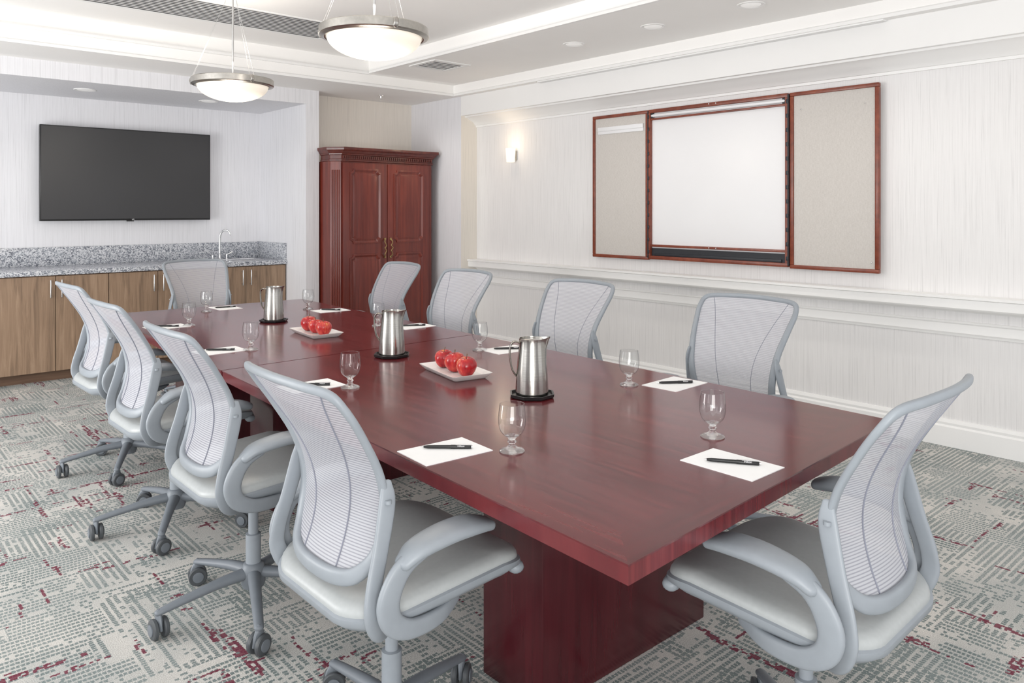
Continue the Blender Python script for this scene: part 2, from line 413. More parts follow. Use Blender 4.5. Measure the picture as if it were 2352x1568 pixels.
# linear grille in tray
e = empty('linear_air_grille', (1.4, 5.45, 2.79), 'long slatted white air grille in the raised ceiling', 'air vent')
bm = bmesh.new()
add_box(bm, -1.6, 1.6, -.275, -.25, -.006, 0); add_box(bm, -1.6, 1.6, .25, .275, -.006, 0)
add_box(bm, -1.6, -1.57, -.25, .25, -.006, 0); add_box(bm, 1.57, 1.6, -.25, .25, -.006, 0)
for i in range(11):
    y = -.21 + i * .042
    add_box(bm, -1.57, 1.57, y - .005, y + .005, -.004, -.002)
fin('grille_slats', bm, M_trim, e, smooth=0)
bm = bmesh.new(); add_box(bm, -1.57, 1.57, -.25, .25, -.0015, 0); fin('grille_gap_sheet', bm, M_dark, e)  # dark sheet instead of depth, shade between the slats painted in
# slot diffuser
e = empty('slot_diffuser', (4.772, 3.5, 2.55), 'narrow linear slot diffuser along the ceiling edge', 'air vent')
bm = bmesh.new()
for x in (-.024, -.008, .008, .022): add_box(bm, x - .003, x + .003, -1.5, 1.5, -.01, 0)
add_box(bm, -.027, .025, -1.51, -1.5, -.01, 0); add_box(bm, -.027, .025, 1.5, 1.51, -.01, 0)
fin('diffuser_blades', bm, M_trim, e, smooth=0)
bm = bmesh.new(); add_box(bm, -.024, .022, -1.5, 1.5, -.002, 0); fin('diffuser_gap_sheet', bm, M_dark, e)  # dark strip painting the shade inside the slot
# sprinkler
e = empty('fire_sprinkler', (4.15, 6.65, 2.55), 'small chrome fire sprinkler head under the ceiling', 'sprinkler')
bm = bmesh.new(); add_lathe(bm, [(.03, 0), (.028, -.006), (.010, -.008), (.008, -.03), (.004, -.032), (.004, -.045), (.016, -.047), (.016, -.05), (0, -.05)], seg=20); fin('sprinkler_head', bm, M_chrome, e)

# pendants
pend = empty('pendant_lamp', (1.90, 3.10, 2.22), 'brushed nickel pendant lamp with frosted glass bowl hanging over the table', 'pendant lamp', group='bowl pendant lamps above the table')
bm = bmesh.new()
add_lathe(bm, [(.236, .022), (.248, .022), (.252, .018), (.252, -.016), (.247, -.020), (.236, -.022), (.228, -.026), (.222, -.024), (.222, -.012), (.236, -.006)], seg=72, closed=True)
for k in range(3):
    a = math.radians(20 + 120 * k)
    c, s_ = math.cos(a), math.sin(a)
    add_tube(bm, [(.249 * c, .249 * s_, -.018, .012, .005), (.256 * c, .256 * s_, 0, .012, .005), (.249 * c, .249 * s_, .02, .012, .005)], (c, s_, 0), 3, 8)
fin('metal_rim', bm, M_nickel, pend)
bm = bmesh.new()
pr = [(.218 * math.cos(t_), -.017 - .103 * math.sin(t_)) for t_ in np.linspace(0, math.pi / 2, 14)]
add_lathe(bm, [(.20, .0), (.218, -.006)] + pr, seg=64); fin('glass_bowl', bm, M_pendg, pend, smooth=50)
bm = bmesh.new(); add_lathe(bm, [(.006, 0), (.006, .55), (.012, .555), (.06, .56), (.062, .57), (0, .57)], seg=24); fin('suspension_pole', bm, M_alum, pend)
for k in range(3):
    a = math.radians(20 + 120 * k)
    for da in (-.07, .07):
        bm = bmesh.new()
        add_tube(bm, [(.245 * math.cos(a + da), .245 * math.sin(a + da), .02, .0007, .0007), (.03 * math.cos(a), .03 * math.sin(a), .555, .0007, .0007)], (.3, .2, .1), 1, 6, sharp=True)
        fin('suspension_cable', bm, M_alum, pend)
dup(pend, (1.95, 4.89, 2.217), math.radians(15))

# sconces
sc = empty('wall_sconce', (XW, 5.588, 1.93), 'frosted glass wall sconce glowing warm white', 'wall lamp', group='wall sconces')
bm = bmesh.new(); add_box(bm, -.012, 0, -.035, .035, -.045, .045, .004); add_box(bm, -.03, -.012, -.012, .012, -.03, -.01, .003); fin('back_plate', bm, M_nickel, sc)
bm = bmesh.new()
rings = []
for z, h in ((-.066, .034), (-.062, .038), (.066, .043), (.069, .041)):
    rings.append([(-.056 + p[0], p[1], z) for p in rrect(h * .9, h, .024)])
add_loft(bm, rings); fin('glass_shade', bm, M_sconce, sc, smooth=50)
dup(sc, (XW, .75, 1.93))

# ------------------------------------------------------------------ TV
tv = empty('wall_television', (2.121, 7.78, 1.728), 'large black flat screen television mounted on the wallpapered wall', 'television')
bm = bmesh.new(); add_box(bm, -.734, .734, -.05, -.005, -.421, .421, .004); add_box(bm, -.5, .5, -.005, .02, -.3, .25, .01); add_box(bm, -.03, .03, -.045, -.02, -.43, -.421); fin('television_body', bm, M_black, tv)
bm = bmesh.new(); add_box(bm, -.724, .724, -.052, -.0495, -.405, .412); fin('screen', bm, M_screen, tv)
bm = bmesh.new(); add_box(bm, -.3, .3, .02, .06, -.2, .2); fin('wall_bracket', bm, M_blackm, tv)
text('logo_lettering', 'LG', .018, M_logo, tv, (0.02, -.0525, -.413), (math.pi / 2, 0, 0))

# ------------------------------------------------------------------ niche cabinets
ed = [.21, 1.01, 1.807, 2.605, 3.41]
for i in range(4):
    x0, x1 = ed[i], ed[i + 1]; xm = (x0 + x1) / 2
    e = empty('base_cabinet', (xm, 7.24, 0), 'brown oak two-door base cabinet under the granite counter', 'cabinet', group='oak base cabinets under the counter')
    hw = (x1 - x0) / 2
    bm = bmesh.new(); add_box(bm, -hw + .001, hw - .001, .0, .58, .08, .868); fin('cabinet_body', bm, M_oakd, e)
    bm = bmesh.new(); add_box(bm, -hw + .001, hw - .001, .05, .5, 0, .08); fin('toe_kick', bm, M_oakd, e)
    for s_ in (-1, 1):
        bm = bmesh.new(); a, b2 = (-hw + .003, -.002) if s_ < 0 else (.002, hw - .003)
        add_box(bm, a, b2, -.02, -.001, .085, .862, .0015, 1)
        d = fin('door', bm, M_oak, e)
        bm = bmesh.new(); hx = s_ * .04
        add_tube(bm, [(hx, -.05, .69, .005, .005), (hx, -.05, .83, .005, .005)], (0, 1, 0), 2, 10)
        for z in (.70, .82): add_tube(bm, [(hx, -.02, z, .004, .004), (hx, -.05, z, .004, .004)], (0, 0, 1), 1, 8)
        fin('handle', bm, M_alum, d, label='vertical satin metal bar handle')
e = empty('granite_countertop', (2, 7.5, .87), 'grey and white speckled granite countertop', 'countertop')
bm = bmesh.new(); add_box(bm, -5, 1.419, -.30, .339, 0, .04, .003); fin('counter_slab', bm, M_gran, e)
e = empty('granite_backsplash', (2, 7.5, .91), 'grey and white speckled granite backsplash along the counter wall', 'backsplash')
bm = bmesh.new(); add_box(bm, -5, 1.419, .315, .339, 0, .165, .002); fin('back_panel', bm, M_gran, e)
bm = bmesh.new(); add_box(bm, 1.397, 1.419, -.28, .314, 0, .165, .002); fin('side_panel', bm, M_gran, e)
e = empty('bar_sink', (3.08, 7.50, .911), 'small stainless steel bar sink set in the granite counter', 'sink')
bm = bmesh.new()
rings = [[(p[0], p[1], z) for p in rrect(hx, hy, .04)] for hx, hy, z in ((.19, .15, 0), (.19, .15, .004), (.17, .13, .006), (.165, .125, .001), (.16, .12, .0008))]
add_loft(bm, rings); fin('sink_rim', bm, M_chrome, e)
e = empty('sink_faucet', (2.93, 7.68, .911), 'chrome gooseneck faucet with two cross handles behind the sink', 'faucet')
bm = bmesh.new(); add_lathe(bm, [(.028, 0), (.028, .01), (.014, .014), (.014, .05), (0, .05)], seg=20)
add_tube(bm, [(0, 0, .04, .009, .009), (0, 0, .2, .009, .009), (.008, -.01, .26, .009, .009), (.03, -.035, .29, .009, .009), (.06, -.065, .285, .009, .009), (.075, -.08, .25, .009, .009)], (.7, .7, 0), 6, 12)
fin('spout', bm, M_chrome, e)
for s_ in (-1, 1):
    bm = bmesh.new(); add_lathe(bm, [(.018, 0), (.018, .008), (.009, .012), (.009, .05), (0, .05)], (s_ * .07, 0, 0), seg=16)
    add_tube(bm, [(s_ * .07, 0, .045, .006, .006), (s_ * .12, -.02, .075, .005, .005)], (0, 1, 0), 2, 8); fin('tap_handle', bm, M_chrome, e)

# ------------------------------------------------------------------ armoire
arm = empty('armoire', (4.13, 6.75, 0), 'tall dark mahogany armoire with carved cornice and brass pulls', 'wardrobe')
AX0, AX1, AF, AB = -.553, .588, -.20, .25
def foot(off, ch=.07, ab=AB, chr_=.025, orr=None, oll=None):
    o2 = off if orr is None else orr; o1 = off if oll is None else oll
    return [(AX0 - o1, ab), (AX0 - o1, AF + ch), (AX0 + ch, AF - off), (AX1 - chr_ + o2 * .7, AF - off), (AX1 + o2, AF + chr_), (AX1 + o2, ab)]
bm = bmesh.new()
add_loft(bm, [[(p[0], p[1], z) for p in foot(o_)] for z, o_ in ((0, .008), (.09, .008), (.10, .004), (.11, 0), (1.87, 0))])
fin('armoire_body', bm, M_arm, arm, smooth=0)
bm = bmesh.new()
add_loft(bm, [[(p[0], p[1], z) for p in foot(o_, ab=.052, orr=min(.078, o_ * 1.35), oll=o_ * .7)] for z, o_ in ((1.865, .002), (1.87, .012), (1.885, .012), (1.89, .006), (1.925, .006), (1.93, .02), (1.94, .022), (1.945, .03), (1.965, .045), (1.975, .058), (1.985, .060), (2.0, .060))])
for i in range(46):
    x = AX0 + .09 + i * ((AX1 - AX0 - .12) / 45)
    add_box(bm, x - .0065, x + .0065, AF - .016, AF - .004, 1.896, 1.92)
fin('cornice', bm, M_armd, arm, smooth=0)
bm = bmesh.new()
n_ = Vector((-1, -1, 0)).normalized(); t2 = Vector((1, -1, 0)).normalized()
c0 = Vector((AX0 + .035, AF + .035, 0))
for k in range(-2, 3):
    c = c0 + t2 * k * .017 + n_ * .002
    add_tube(bm, [(c.x, c.y, .2, .006, .006), (c.x, c.y, 1.78, .006, .006)], (n_.x, n_.y, 0), 1, 8)
fin('fluted_pilaster', bm, M_arm, arm)
def notch(x0, x1, z0, z1, r=.035, n=5):
    out = []
    for cx, cz, a0 in ((x0, z0, 90), (x1, z0, 180), (x1, z1, 270), (x0, z1, 0)):
        for k in range(n + 1):
            a = math.radians(a0 - 90 * k / n)
            out.append((cx + r * math.cos(a), cz + r * math.sin(a)))
    return out
for s_ in (-1, 1):
    x0, x1 = (-.470, .017) if s_ < 0 else (.023, .520)
    bm = bmesh.new(); add_box(bm, x0, x1, AF - .022, AF - .001, .12, 1.855, .003)
    d = fin('door', bm, M_arm, arm)
    for z0, z1 in ((.20, .98), (1.08, 1.80)):
        a, b2 = x0 + .07, x1 - .07
        bm = bmesh.new()
        o1 = notch(a, b2, z0, z1); o2 = notch(a + .012, b2 - .012, z0 + .012, z1 - .012); o3 = notch(a + .03, b2 - .03, z0 + .03, z1 - .03, .03)
        o4 = notch(a + .05, b2 - .05, z0 + .05, z1 - .05, .03)
        add_loft(bm, [[(p[0], y, p[1]) for p in oo] for oo, y in ((o1, AF - .021), (o1, AF - .032), (o2, AF - .034), (o3, AF - .023), (o4, AF - .031))])
        fin('raised_panel', bm, M_arm, d, smooth=25)
    hx = .02 + s_ * .032; bm = bmesh.new()
    add_tube(bm, [(hx, AF - .03, 1.12, .009, .004), (hx + s_ * .012, AF - .047, 1.09, .0055, .005), (hx - s_ * .004, AF - .05, 1.055, .005, .005), (hx + s_ * .014, AF - .05, 1.03, .006, .006), (hx - s_ * .004, AF - .05, 1.005, .005, .005), (hx + s_ * .012, AF - .047, .97, .0055, .005), (hx, AF - .03, .94, .009, .004)], (0, 1, 0), 6, 10)
    add_box(bm, hx - .010, hx + .010, AF - .034, AF - .022, 1.108, 1.130, .003); add_box(bm, hx - .010, hx + .010, AF - .034, AF - .022, .930, .952, .003)
    fin('handle', bm, M_brass, d, label='curved antique brass pull')

# ------------------------------------------------------------------ whiteboard cabinet
wb = empty('whiteboard_cabinet', (XW, 3.307, 1.6), 'open cherry-framed wall whiteboard cabinet with tackboard doors', 'whiteboard')
bm = bmesh.new()
Y0, Y1, Z0, Z1, D = -.598, .599, -.59, .605, -.07
add_box(bm, D, 0, Y0, Y1, Z1 - .028, Z1, .003); add_box(bm, D, 0, Y0, Y1, Z0, Z0 + .028, .003)
add_box(bm, D, 0, Y0, Y0 + .018, Z0 + .028, Z1 - .028); add_box(bm, D, 0, Y1 - .018, Y1, Z0 + .028, Z1 - .028)
add_box(bm, D + .005, -.03, Y0 + .018, Y1 - .018, Z1 - .085, Z1 - .07, .002)
add_box(bm, D + .002, -.03, Y0 + .018, Y1 - .018, Z0 + .10, Z0 + .118, .002)
fin('cabinet_frame', bm, M_frame, wb)
bm = bmesh.new(); add_box(bm, -.045, 0, Y0 + .018, Y1 - .018, Z0 + .09, Z1 - .028); fin('writing_surface', bm, M_board, wb)
bm = bmesh.new(); add_box(bm, -.05, 0, Y0 + .018, Y1 - .018, Z0 + .028, Z0 + .09); add_box(bm, D + .01, -.05, Y0 + .05, Y1 - .05, Z0 + .028, Z0 + .05, .003); fin('marker_tray', bm, M_blackm, wb, label='black marker tray')
bm = bmesh.new(); add_tube(bm, [(-.055, Y0 + .03, Z1 - .05, .014, .014), (-.055, Y1 - .03, Z1 - .05, .014, .014)], (0, 0, 1), 1, 12)
fin('screen_roller', bm, M_board, wb)
for s_, yy in ((-1, Y0), (1, Y1)):
    bm = bmesh.new()
    if s_ < 0: add_box(bm, D - .002, -.01, Y0 - .010, Y0, Z0 + .01, Z1 - .01)
    else: add_box(bm, D - .002, -.01, Y1, Y1 + .010, Z0 + .01, Z1 - .01)
    for i in range(12):
        z = Z0 + .06 + i * .098
        add_box(bm, D - .005, D, yy - .009, yy + .009, z - .014, z + .014, .002)
    fin('hinge', bm, M_blackm, wb, label='black piano hinge')
    bm = bmesh.new(); y_ = yy - s_ * .03; add_box(bm, -.066, -.046, y_ - .011, y_ + .011, Z1 - .07, Z1 - .03, .002)
    fin('roller_bracket', bm, M_blackm, wb, label='small black roller bracket')
for y in (-.03, .03):
    for z, x in ((Z1 - .012, D - .004), (Z0 + .109, D - .002)):
        bm = bmesh.new()
        add_tube(bm, [(x, y, z, .006, .006), (x + .006, y, z, .006, .006)], (0, 0, 1), 1, 8)
        fin('latch_knob', bm, M_chrome, wb)
for (a, b2, nm) in ((Y1 + .012, Y1 + .612, 'l'), (Y0 - .612, Y0 - .012, 'r')):
    bm = bmesh.new(); f_ = .026
    add_box(bm, -.062, -.03, a, b2, Z1 - f_, Z1, .004); add_box(bm, -.062, -.03, a, b2, Z0 - .008, Z0 - .008 + f_, .004)
    add_box(bm, -.062, -.03, a, a + f_, Z0 + f_ - .008, Z1 - f_, .004); add_box(bm, -.062, -.03, b2 - f_, b2, Z0 + f_ - .008, Z1 - f_, .004)
    d = fin('door', bm, M_frame, wb)
    bm = bmesh.new(); add_box(bm, -.05, -.03, a + f_, b2 - f_, Z0 + f_ - .008, Z1 - f_); fin('tackboard', bm, M_fab, d, label='beige woven tackboard fabric')
    if nm == 'l':
        bm = bmesh.new(); add_box(bm, -.064, -.05, a + .05, b2 - .06, Z1 - .135, Z1 - .10, .003); add_box(bm, -.058, -.05, a + .05, b2 - .06, Z1 - .16, Z1 - .13, .002); fin('flip_chart_rail', bm, M_board, d)
    else:
        for y, z in ((a + .09, Z1 - .12), (b2 - .08, Z1 - .12), (a + .05, Z0 + .06)):
            bm = bmesh.new(); add_tube(bm, [(-.052, y, z, .006, .006), (-.048, y, z, .006, .006)], (0, 0, 1), 1, 8)
            fin('mounting_screw', bm, M_chrome, d)

# ------------------------------------------------------------------ conference table
N_, R_, FR_, FL_ = Vector((1.1005, .918)), Vector((2.4706, 1.0075)), Vector((2.615, 5.27)), Vector((1.301, 5.30))
tab = empty('conference_table', (1.87, 3.1, 0), 'long dark red mahogany conference table made of two halves', 'table')
O2 = Vector((1.87, 3.1))
def qp(u, t): return (N_ * (1 - u) + R_ * u) * (1 - t) + (FL_ * (1 - u) + FR_ * u) * t - O2
ZT = .75
def leaf(t0, t1, near):
    bm = bmesh.new()
    us = [0, .065, .935, 1]; ts = [t0, t0 + .021, t1] if near else [t0, t1 - .021, t1]
    def V(u, t, z, inset=0):
        p = qp(u, t); return bm.verts.new((p.x, p.y, z))
    top = [[V(u, t, ZT) for u in us] for t in ts]
    for i in range(2):
        for j in range(3):
            q = (top[i][j], top[i][j + 1], top[i + 1][j + 1], top[i + 1][j])
            endrow = (i == 0 and near) or (i == 1 and not near)
            if endrow and j != 1:
                outer = (i == 0)
                if (j == 0) == outer:
                    f1 = bm.faces.new((q[0], q[1], q[2])); f2 = bm.faces.new((q[0], q[2], q[3]))
                    (f1 if outer else f2).material_index = 1
                else:
                    f1 = bm.faces.new((q[0], q[1], q[3])); f2 = bm.faces.new((q[1], q[2], q[3]))
                    (f1 if outer else f2).material_index = 1
            else:
                f_ = bm.faces.new(q); f_.material_index = 1 if endrow else 0
    def loop(z, ins):
        c = (qp(0, t0) + qp(1, t0) + qp(0, t1) + qp(1, t1)) / 4
        lp = [(u, ts[0]) for u in us] + [(1, ts[1])] + [(u, ts[2]) for u in us[::-1]] + [(0, ts[1])]
        r = []
        for u, t in lp:
            p = qp(u, t); d = Vector((c.x - p.x, c.y - p.y))
            p = p + Vector((math.copysign(ins, d.x) if abs(d.x) > .3 else 0, math.copysign(ins, d.y) if abs(d.y) > .3 else 0))
            r.append((p.x, p.y, z))
        return r
    tl = top[0] + [top[1][3]] + top[2][::-1] + [top[1][0]]
    rings = [[bm.verts.new(p) for p in loop(z, i_)] for z, i_ in ((ZT - .005, -.002), (ZT - .036, -.002), (ZT - .040, .002))]
    prev = tl
    for r in rings:
        for j in range(len(r)):
            k = (j + 1) % len(r); bm.faces.new((prev[j], prev[k], r[k], r[j]))
        prev = r
    bm.faces.new(rings[-1])
    return fin('tabletop_half', bm, [M_table, M_tableX], tab, smooth=0)
leaf(0, .5042, True); leaf(.5058, 1, False)
for yc in (1.68, 3.55, 4.75):
    bm = bmesh.new(); add_box(bm, 1.49 - 1.87 + (yc - 1.68) * .033, 2.26 - 1.87 + (yc - 1.68) * .033, yc - .13 - 3.1, yc + .13 - 3.1, 0, .71, .004)
    fin('pedestal', bm, M_ped, tab)
bm = bmesh.new(); add_box(bm, -.22, .30, -1.85, 2.0, .63, .7095); fin('apron', bm, M_ped, tab)

# ------------------------------------------------------------------ office chair
pz = [.53, .60, .70, .80, .876, .95, 1.015]; px = [-.18, -.155, -.135, -.162, -.208, -.255, -.300]
pc = np.polyfit(pz, px, 4)
def bx(y, z): return float(np.polyval(pc, z)) + .045 * ((y / .22) ** 2 - 1) * (1 - .35 * (z - .53) / .48)
half = [(0, .545), (.085, .547), (.146, .563), (.182, .612), (.197, .70), (.209, .80), (.226, .90), (.234, .965), (.214, 1.004), (.125, 1.013)]
LAB = 'grey mesh-back swivel office chair with leather seat'
GR = 'grey mesh conference chairs around the table'
ch = empty('office_chair', (1.10, 1.71, 0), LAB, 'chair', 0, GR)
outl = half + [(0, 1.016)] + [(-a, b2) for a, b2 in half[1:]][::-1]
P = []
for y, z in outl:
    w = float(np.interp(z, [.54, .58, .62, .75, .9, 1.0], [.020, .018, .0155, .0145, .012, .0105]))
    P.append((bx(y, z), y, z, w, .0085 if z > .6 else .011))
bm = bmesh.new(); add_tube(bm, P, (1, 0, 0), 5, 16, closed=True, sq=.75)
back = fin('backrest', bm, M_plas, ch, smooth=60)
hw_ = lambda z: float(np.interp(z, [h[1] for h in half] + [1.016], [h[0] for h in half] + [0.03]))
bm = bmesh.new(); rows = []
zs = list(np.linspace(.550, .60, 8)) + list(np.linspace(.62, .96, 22)) + list(np.linspace(.97, 1.010, 6))
for z in zs:
    w = hw_(z); rows.append([bm.verts.new((bx(w * c, z) + .001, w * c, z)) for c in np.linspace(-1, 1, 17)])
for i in range(len(rows) - 1):
    for j in range(16): bm.faces.new((rows[i][j], rows[i][j + 1], rows[i + 1][j + 1], rows[i + 1][j]))
fin('mesh_panel', bm, M_mesh, back, smooth=80, label='light grey horizontally ribbed mesh')
for s_ in (-1, 1):
    bm = bmesh.new()
    pts = []
    for z in np.linspace(.555, 1.0, 14):
        y = s_ * (.078 + .105 * max(0, (z - .62) / .38) ** 1.8); pts.append((bx(y, z), y, z, .0014, .0022))
    add_tube(bm, pts, (1, 0, 0), 2, 6)
    fin('seam_piping', bm, M_seam, back)
for s_ in (-1, 1):
    bm = bmesh.new()
    add_tube(bm, [(-.150, s_ * .211, .785, .012, .005), (-.153, s_ * .219, .74, .021, .007), (-.175, s_ * .229, .65, .020, .007), (-.200, s_ * .238, .56, .020, .007), (-.20, s_ * .238, .50, .022, .008), (-.16, s_ * .21, .45, .024, .010), (-.05, s_ * .10, .425, .026, .014)], (0, 1, 0), 5, 16, sq=.65)
    add_lathe(bm, [(.008, -.004), (.008, .004), (0, .004)], (-.155, s_ * .227, .745), 12)
    fin('back_support', bm, M_plas, ch, smooth=60)
def seat_ring(sx_, sy_, dz, r=.11, cx=.02):
    out = []
    for p in rrect(.255 * sx_, .25 * sy_, r * min(sx_, sy_), 8, cx, 0):
        x, y = p
        t_ = max(0, (x - .12) / .155)
        rr_ = max(0, (-x - .12) / .12)
        out.append((x, y * (1 - .10 * rr_ ** 2), .510 + .07 * x + dz - .03 * t_ ** 2 + .012 * (abs(y) / .25) ** 2))
    return out
bm = bmesh.new()
add_loft(bm, [seat_ring(.94, .94, -.030), seat_ring(.985, .985, -.024), seat_ring(1, 1, -.014), seat_ring(.995, .995, -.004), seat_ring(.97, .97, .006), seat_ring(.90, .90, .013), seat_ring(.7, .7, .015), seat_ring(.4, .4, .012), seat_ring(.1, .1, .010)])
seat = fin('seat', bm, M_seat, ch, smooth=60)
bm = bmesh.new()
add_loft(bm, [seat_ring(.35, .35, -.080, cx=.03), seat_ring(.7, .7, -.070), seat_ring(.93, .93, -.052), seat_ring(1.02, 1.02, -.032), seat_ring(1.025, 1.025, -.018), seat_ring(1.0, 1.0, -.014), seat_ring(.95, .95, -.026)])
add_tube(bm, [(.255, -.20, .465, .022, .017), (.280, -.10, .470, .024, .017), (.285, 0, .470, .024, .017), (.280, .10, .470, .024, .017), (.255, .20, .465, .022, .017)], (0, 0, 1), 4, 12)
fin('seat_shell', bm, M_plas, seat, smooth=60)
for s_ in (-1, 1):
    bm = bmesh.new(); y = s_
    add_tube(bm, [(.06, y * .19, .452, .017, .012), (-.02, y * .235, .448, .020, .011), (-.11, y * .258, .458, .022, .010), (-.165, y * .266, .488, .026, .010), (-.183, y * .270, .535, .028, .010), (-.168, y * .274, .585, .026, .010), (-.138, y * .275, .618, .022, .012), (-.095, y * .276, .638, .018, .016)], (0, 1, 0), 6, 16, sq=.6)
    a_ = fin('armrest', bm, M_plas, ch, smooth=60)
    bm = bmesh.new()
    add_tube(bm, [(-.148, y * .275, .621, .025, .013), (-.11, y * .275, .643, .037, .016), (-.03, y * .273, .655, .044, .017), (.05, y * .270, .654, .044, .017), (.093, y * .268, .645, .035, .014)], (0, 0, 1), 6, 16, sq=.75)
    fin('arm_pad', bm, M_plas, a_, smooth=60)
bm = bmesh.new()
add_loft(bm, [[(p[0], p[1], z) for p in rrect(a, b2, .03, 4, cx, 0)] for z, a, b2, cx in ((.365, .05, .04, 0), (.375, .08, .06, 0), (.41, .15, .085, .02), (.43, .17, .10, .02), (.445, .16, .09, .02))])
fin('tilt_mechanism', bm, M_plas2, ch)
bm = bmesh.new(); add_lathe(bm, [(.026, .10), (.026, .26), (.017, .262), (.017, .37), (0, .37)], seg=24); fin('gas_column', bm, M_plas, ch)
bm = bmesh.new(); add_lathe(bm, [(0, .075), (.036, .075), (.042, .09), (.042, .135), (.034, .155), (.028, .16), (0, .16)], seg=24)
for k in range(5):
    a = 2 * math.pi * k / 5; c, s_ = math.cos(a), math.sin(a)
    add_tube(bm, [(.03 * c, .03 * s_, .125, .024, .020), (.12 * c, .12 * s_, .118, .020, .017), (.24 * c, .24 * s_, .098, .017, .013), (.318 * c, .318 * s_, .083, .015, .010)], (0, 0, 1), 5, 12)
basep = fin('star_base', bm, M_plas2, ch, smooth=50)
basep.rotation_euler = (0, 0, math.radians(17))
cbm = bmesh.new()
def wheel(bm, off):
    prof = [(0, -.009), (.022, -.009), (.030, -.007), (.033, -.003), (.033, .005), (.030, .008), (0, .008)]
    rings = []
    for r, z in prof:
        r = max(r, 1e-4)
        rings.append([(r * math.cos(2 * math.pi * j / 24), off + z, .033 + r * math.sin(2 * math.pi * j / 24)) for j in range(24)])
    add_loft(bm, rings)
wheel(cbm, -.017); wheel(cbm, .017)
cast = fin('caster', cbm, M_wheel, basep)
hood = bmesh.new(); add_tube(hood, [(0, 0, .033, .030, .008), (0, 0, .062, .022, .010), (0, 0, .085, .010, .010)], (0, 1, 0), 4, 12)
for s_ in (-1, 1):
    rings = [[(r * math.cos(2 * math.pi * j / 20), s_ * y, .033 + r * math.sin(2 * math.pi * j / 20)) for j in range(20)] for r, y in ((.019, .024), (.019, .029), (.015, .030), (.001, .030))]
    add_loft(hood, rings)
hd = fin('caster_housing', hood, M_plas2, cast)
def put_caster(c, k, rz):
    a = 2 * math.pi * k / 5
    c.location = (.315 * math.cos(a), .315 * math.sin(a), 0); c.rotation_euler = (0, 0, rz)
put_caster(cast, 0, .4)
for k in range(1, 5):
    c = cast.copy(); COL.objects.link(c); c.parent = basep; put_caster(c, k, .4 + 1.9 * k)
    h = hd.copy(); COL.objects.link(h); h.parent = c
def chair(loc, deg, base):
    c = dup(ch, (*loc, 0), math.radians(deg))
    for x in c.children:
        if x.name.startswith('star_base'): x.rotation_euler = (0, 0, math.radians(base))
    return c
chair((1.13, 2.65), 0, 34); chair((1.17, 3.58), 1, 25); chair((1.24, 4.56), 2, 27)
chair((2.76, 1.86), 180, 10); chair((2.76, 2.87), 180, 30); chair((2.76, 3.85), 182, 50); chair((2.84, 4.73), 178, 20)
chair((2.13, 5.78), -88, 15)['label'] = 'grey mesh-back swivel office chair at the table head'
chair((1.79, .935), 92, 30)['label'] = 'grey mesh-back swivel office chair at the table end'

# ------------------------------------------------------------------ tabletop items
g = empty('water_goblet', (1.385, 1.560, ZT + .0005), 'clear footed glass water goblet on the table', 'glass', 0, 'water goblets on the table')
bm = bmesh.new()
add_lathe(bm, [(.0001, .0015), (.028, 0.001), (.033, 0), (.0345, .002), (.032, .005), (.015, .011), (.009, .017), (.0085, .021), (.013, .026), (.0085, .031), (.012, .037), (.020, .0425), (.0001, .0445)], seg=40)
fin('stem_foot', bm, M_glass, g, smooth=60)
bm = bmesh.new()
bw = cr([(.020, .0428), (.0265, .048), (.033, .058), (.0372, .076), (.0375, .092), (.0355, .112), (.0333, .1275)], 3)
add_lathe(bm, [tuple(p) for p in bw], seg=40, caps=False)
rr_ = []
for j in range(40):
    a = 2 * math.pi * j / 40
    rr_.append((.0331 * math.cos(a), .0331 * math.sin(a), .1278, .0008, .0008))
add_tube(bm, rr_, (0, 0, 1), 1, 8, closed=True)
fin('bowl', bm, M_thin, g, smooth=60)
for p in [(1.83, 5.02), (1.53, 4.464), (2.372, 4.691), (1.482, 3.505), (2.326, 3.757), (2.274, 2.787), (1.438, 2.514), (2.236, 1.862), (1.904, 1.277)]:
    dup(g, (*p, ZT + .0005))
def octo(r): return [(r * math.cos(math.radians(22.5 + 45 * k)), r * math.sin(math.radians(22.5 + 45 * k))) for k in range(8)]
co = empty('coaster', (1.846, 1.974, ZT), 'black octagonal coaster under a steel pitcher', 'coaster', math.radians(-40), 'octagonal coasters under the pitchers')
bm = bmesh.new()
add_loft(bm, [[(p[0], p[1], z) for p in octo(r)] for r, z in ((.074, 0), (.080, .004), (.082, .014), (.076, .014), (.072, .007), (.03, .006))])
fin('coaster_body', bm, M_black, co, smooth=0)
pt = empty('water_pitcher', (1.846, 1.974, ZT + .0075), 'brushed stainless steel water pitcher standing on a black coaster', 'pitcher', math.radians(-41.6), 'steel water pitchers on the table')
bm = bmesh.new()
prof = [(.0001, 0), (.052, 0), (.0575, .004), (.0575, .02), (.055, .07), (.0505, .12), (.0465, .16), (.0445, .185), (.0455, .196), (.0435, .196), (.0425, .185), (.0445, .16), (.0485, .12), (.053, .07), (.0001, .02)]
R = add_lathe(bm, prof, seg=48)
for r in R[6:12]:
    for v in r:
        a = math.atan2(v.co.y, v.co.x - 0)
        k = math.exp(-(a / .42) ** 2) * max(0, (v.co.z - .12) / .076) ** 2
        v.co.x += .020 * k; v.co.z += .006 * k
fin('pitcher_body', bm, M_steel, pt, smooth=50)
bm = bmesh.new(); add_tube(bm, [(-.043, 0, .180, .003, .011), (-.062, 0, .184, .0035, .011), (-.076, 0, .168, .0035, .011), (-.077, 0, .13, .0035, .011), (-.070, 0, .09, .0035, .011), (-.056, 0, .065, .003, .011)], (0, 1, 0), 6, 12)
fin('handle', bm, M_steel, pt, smooth=50)
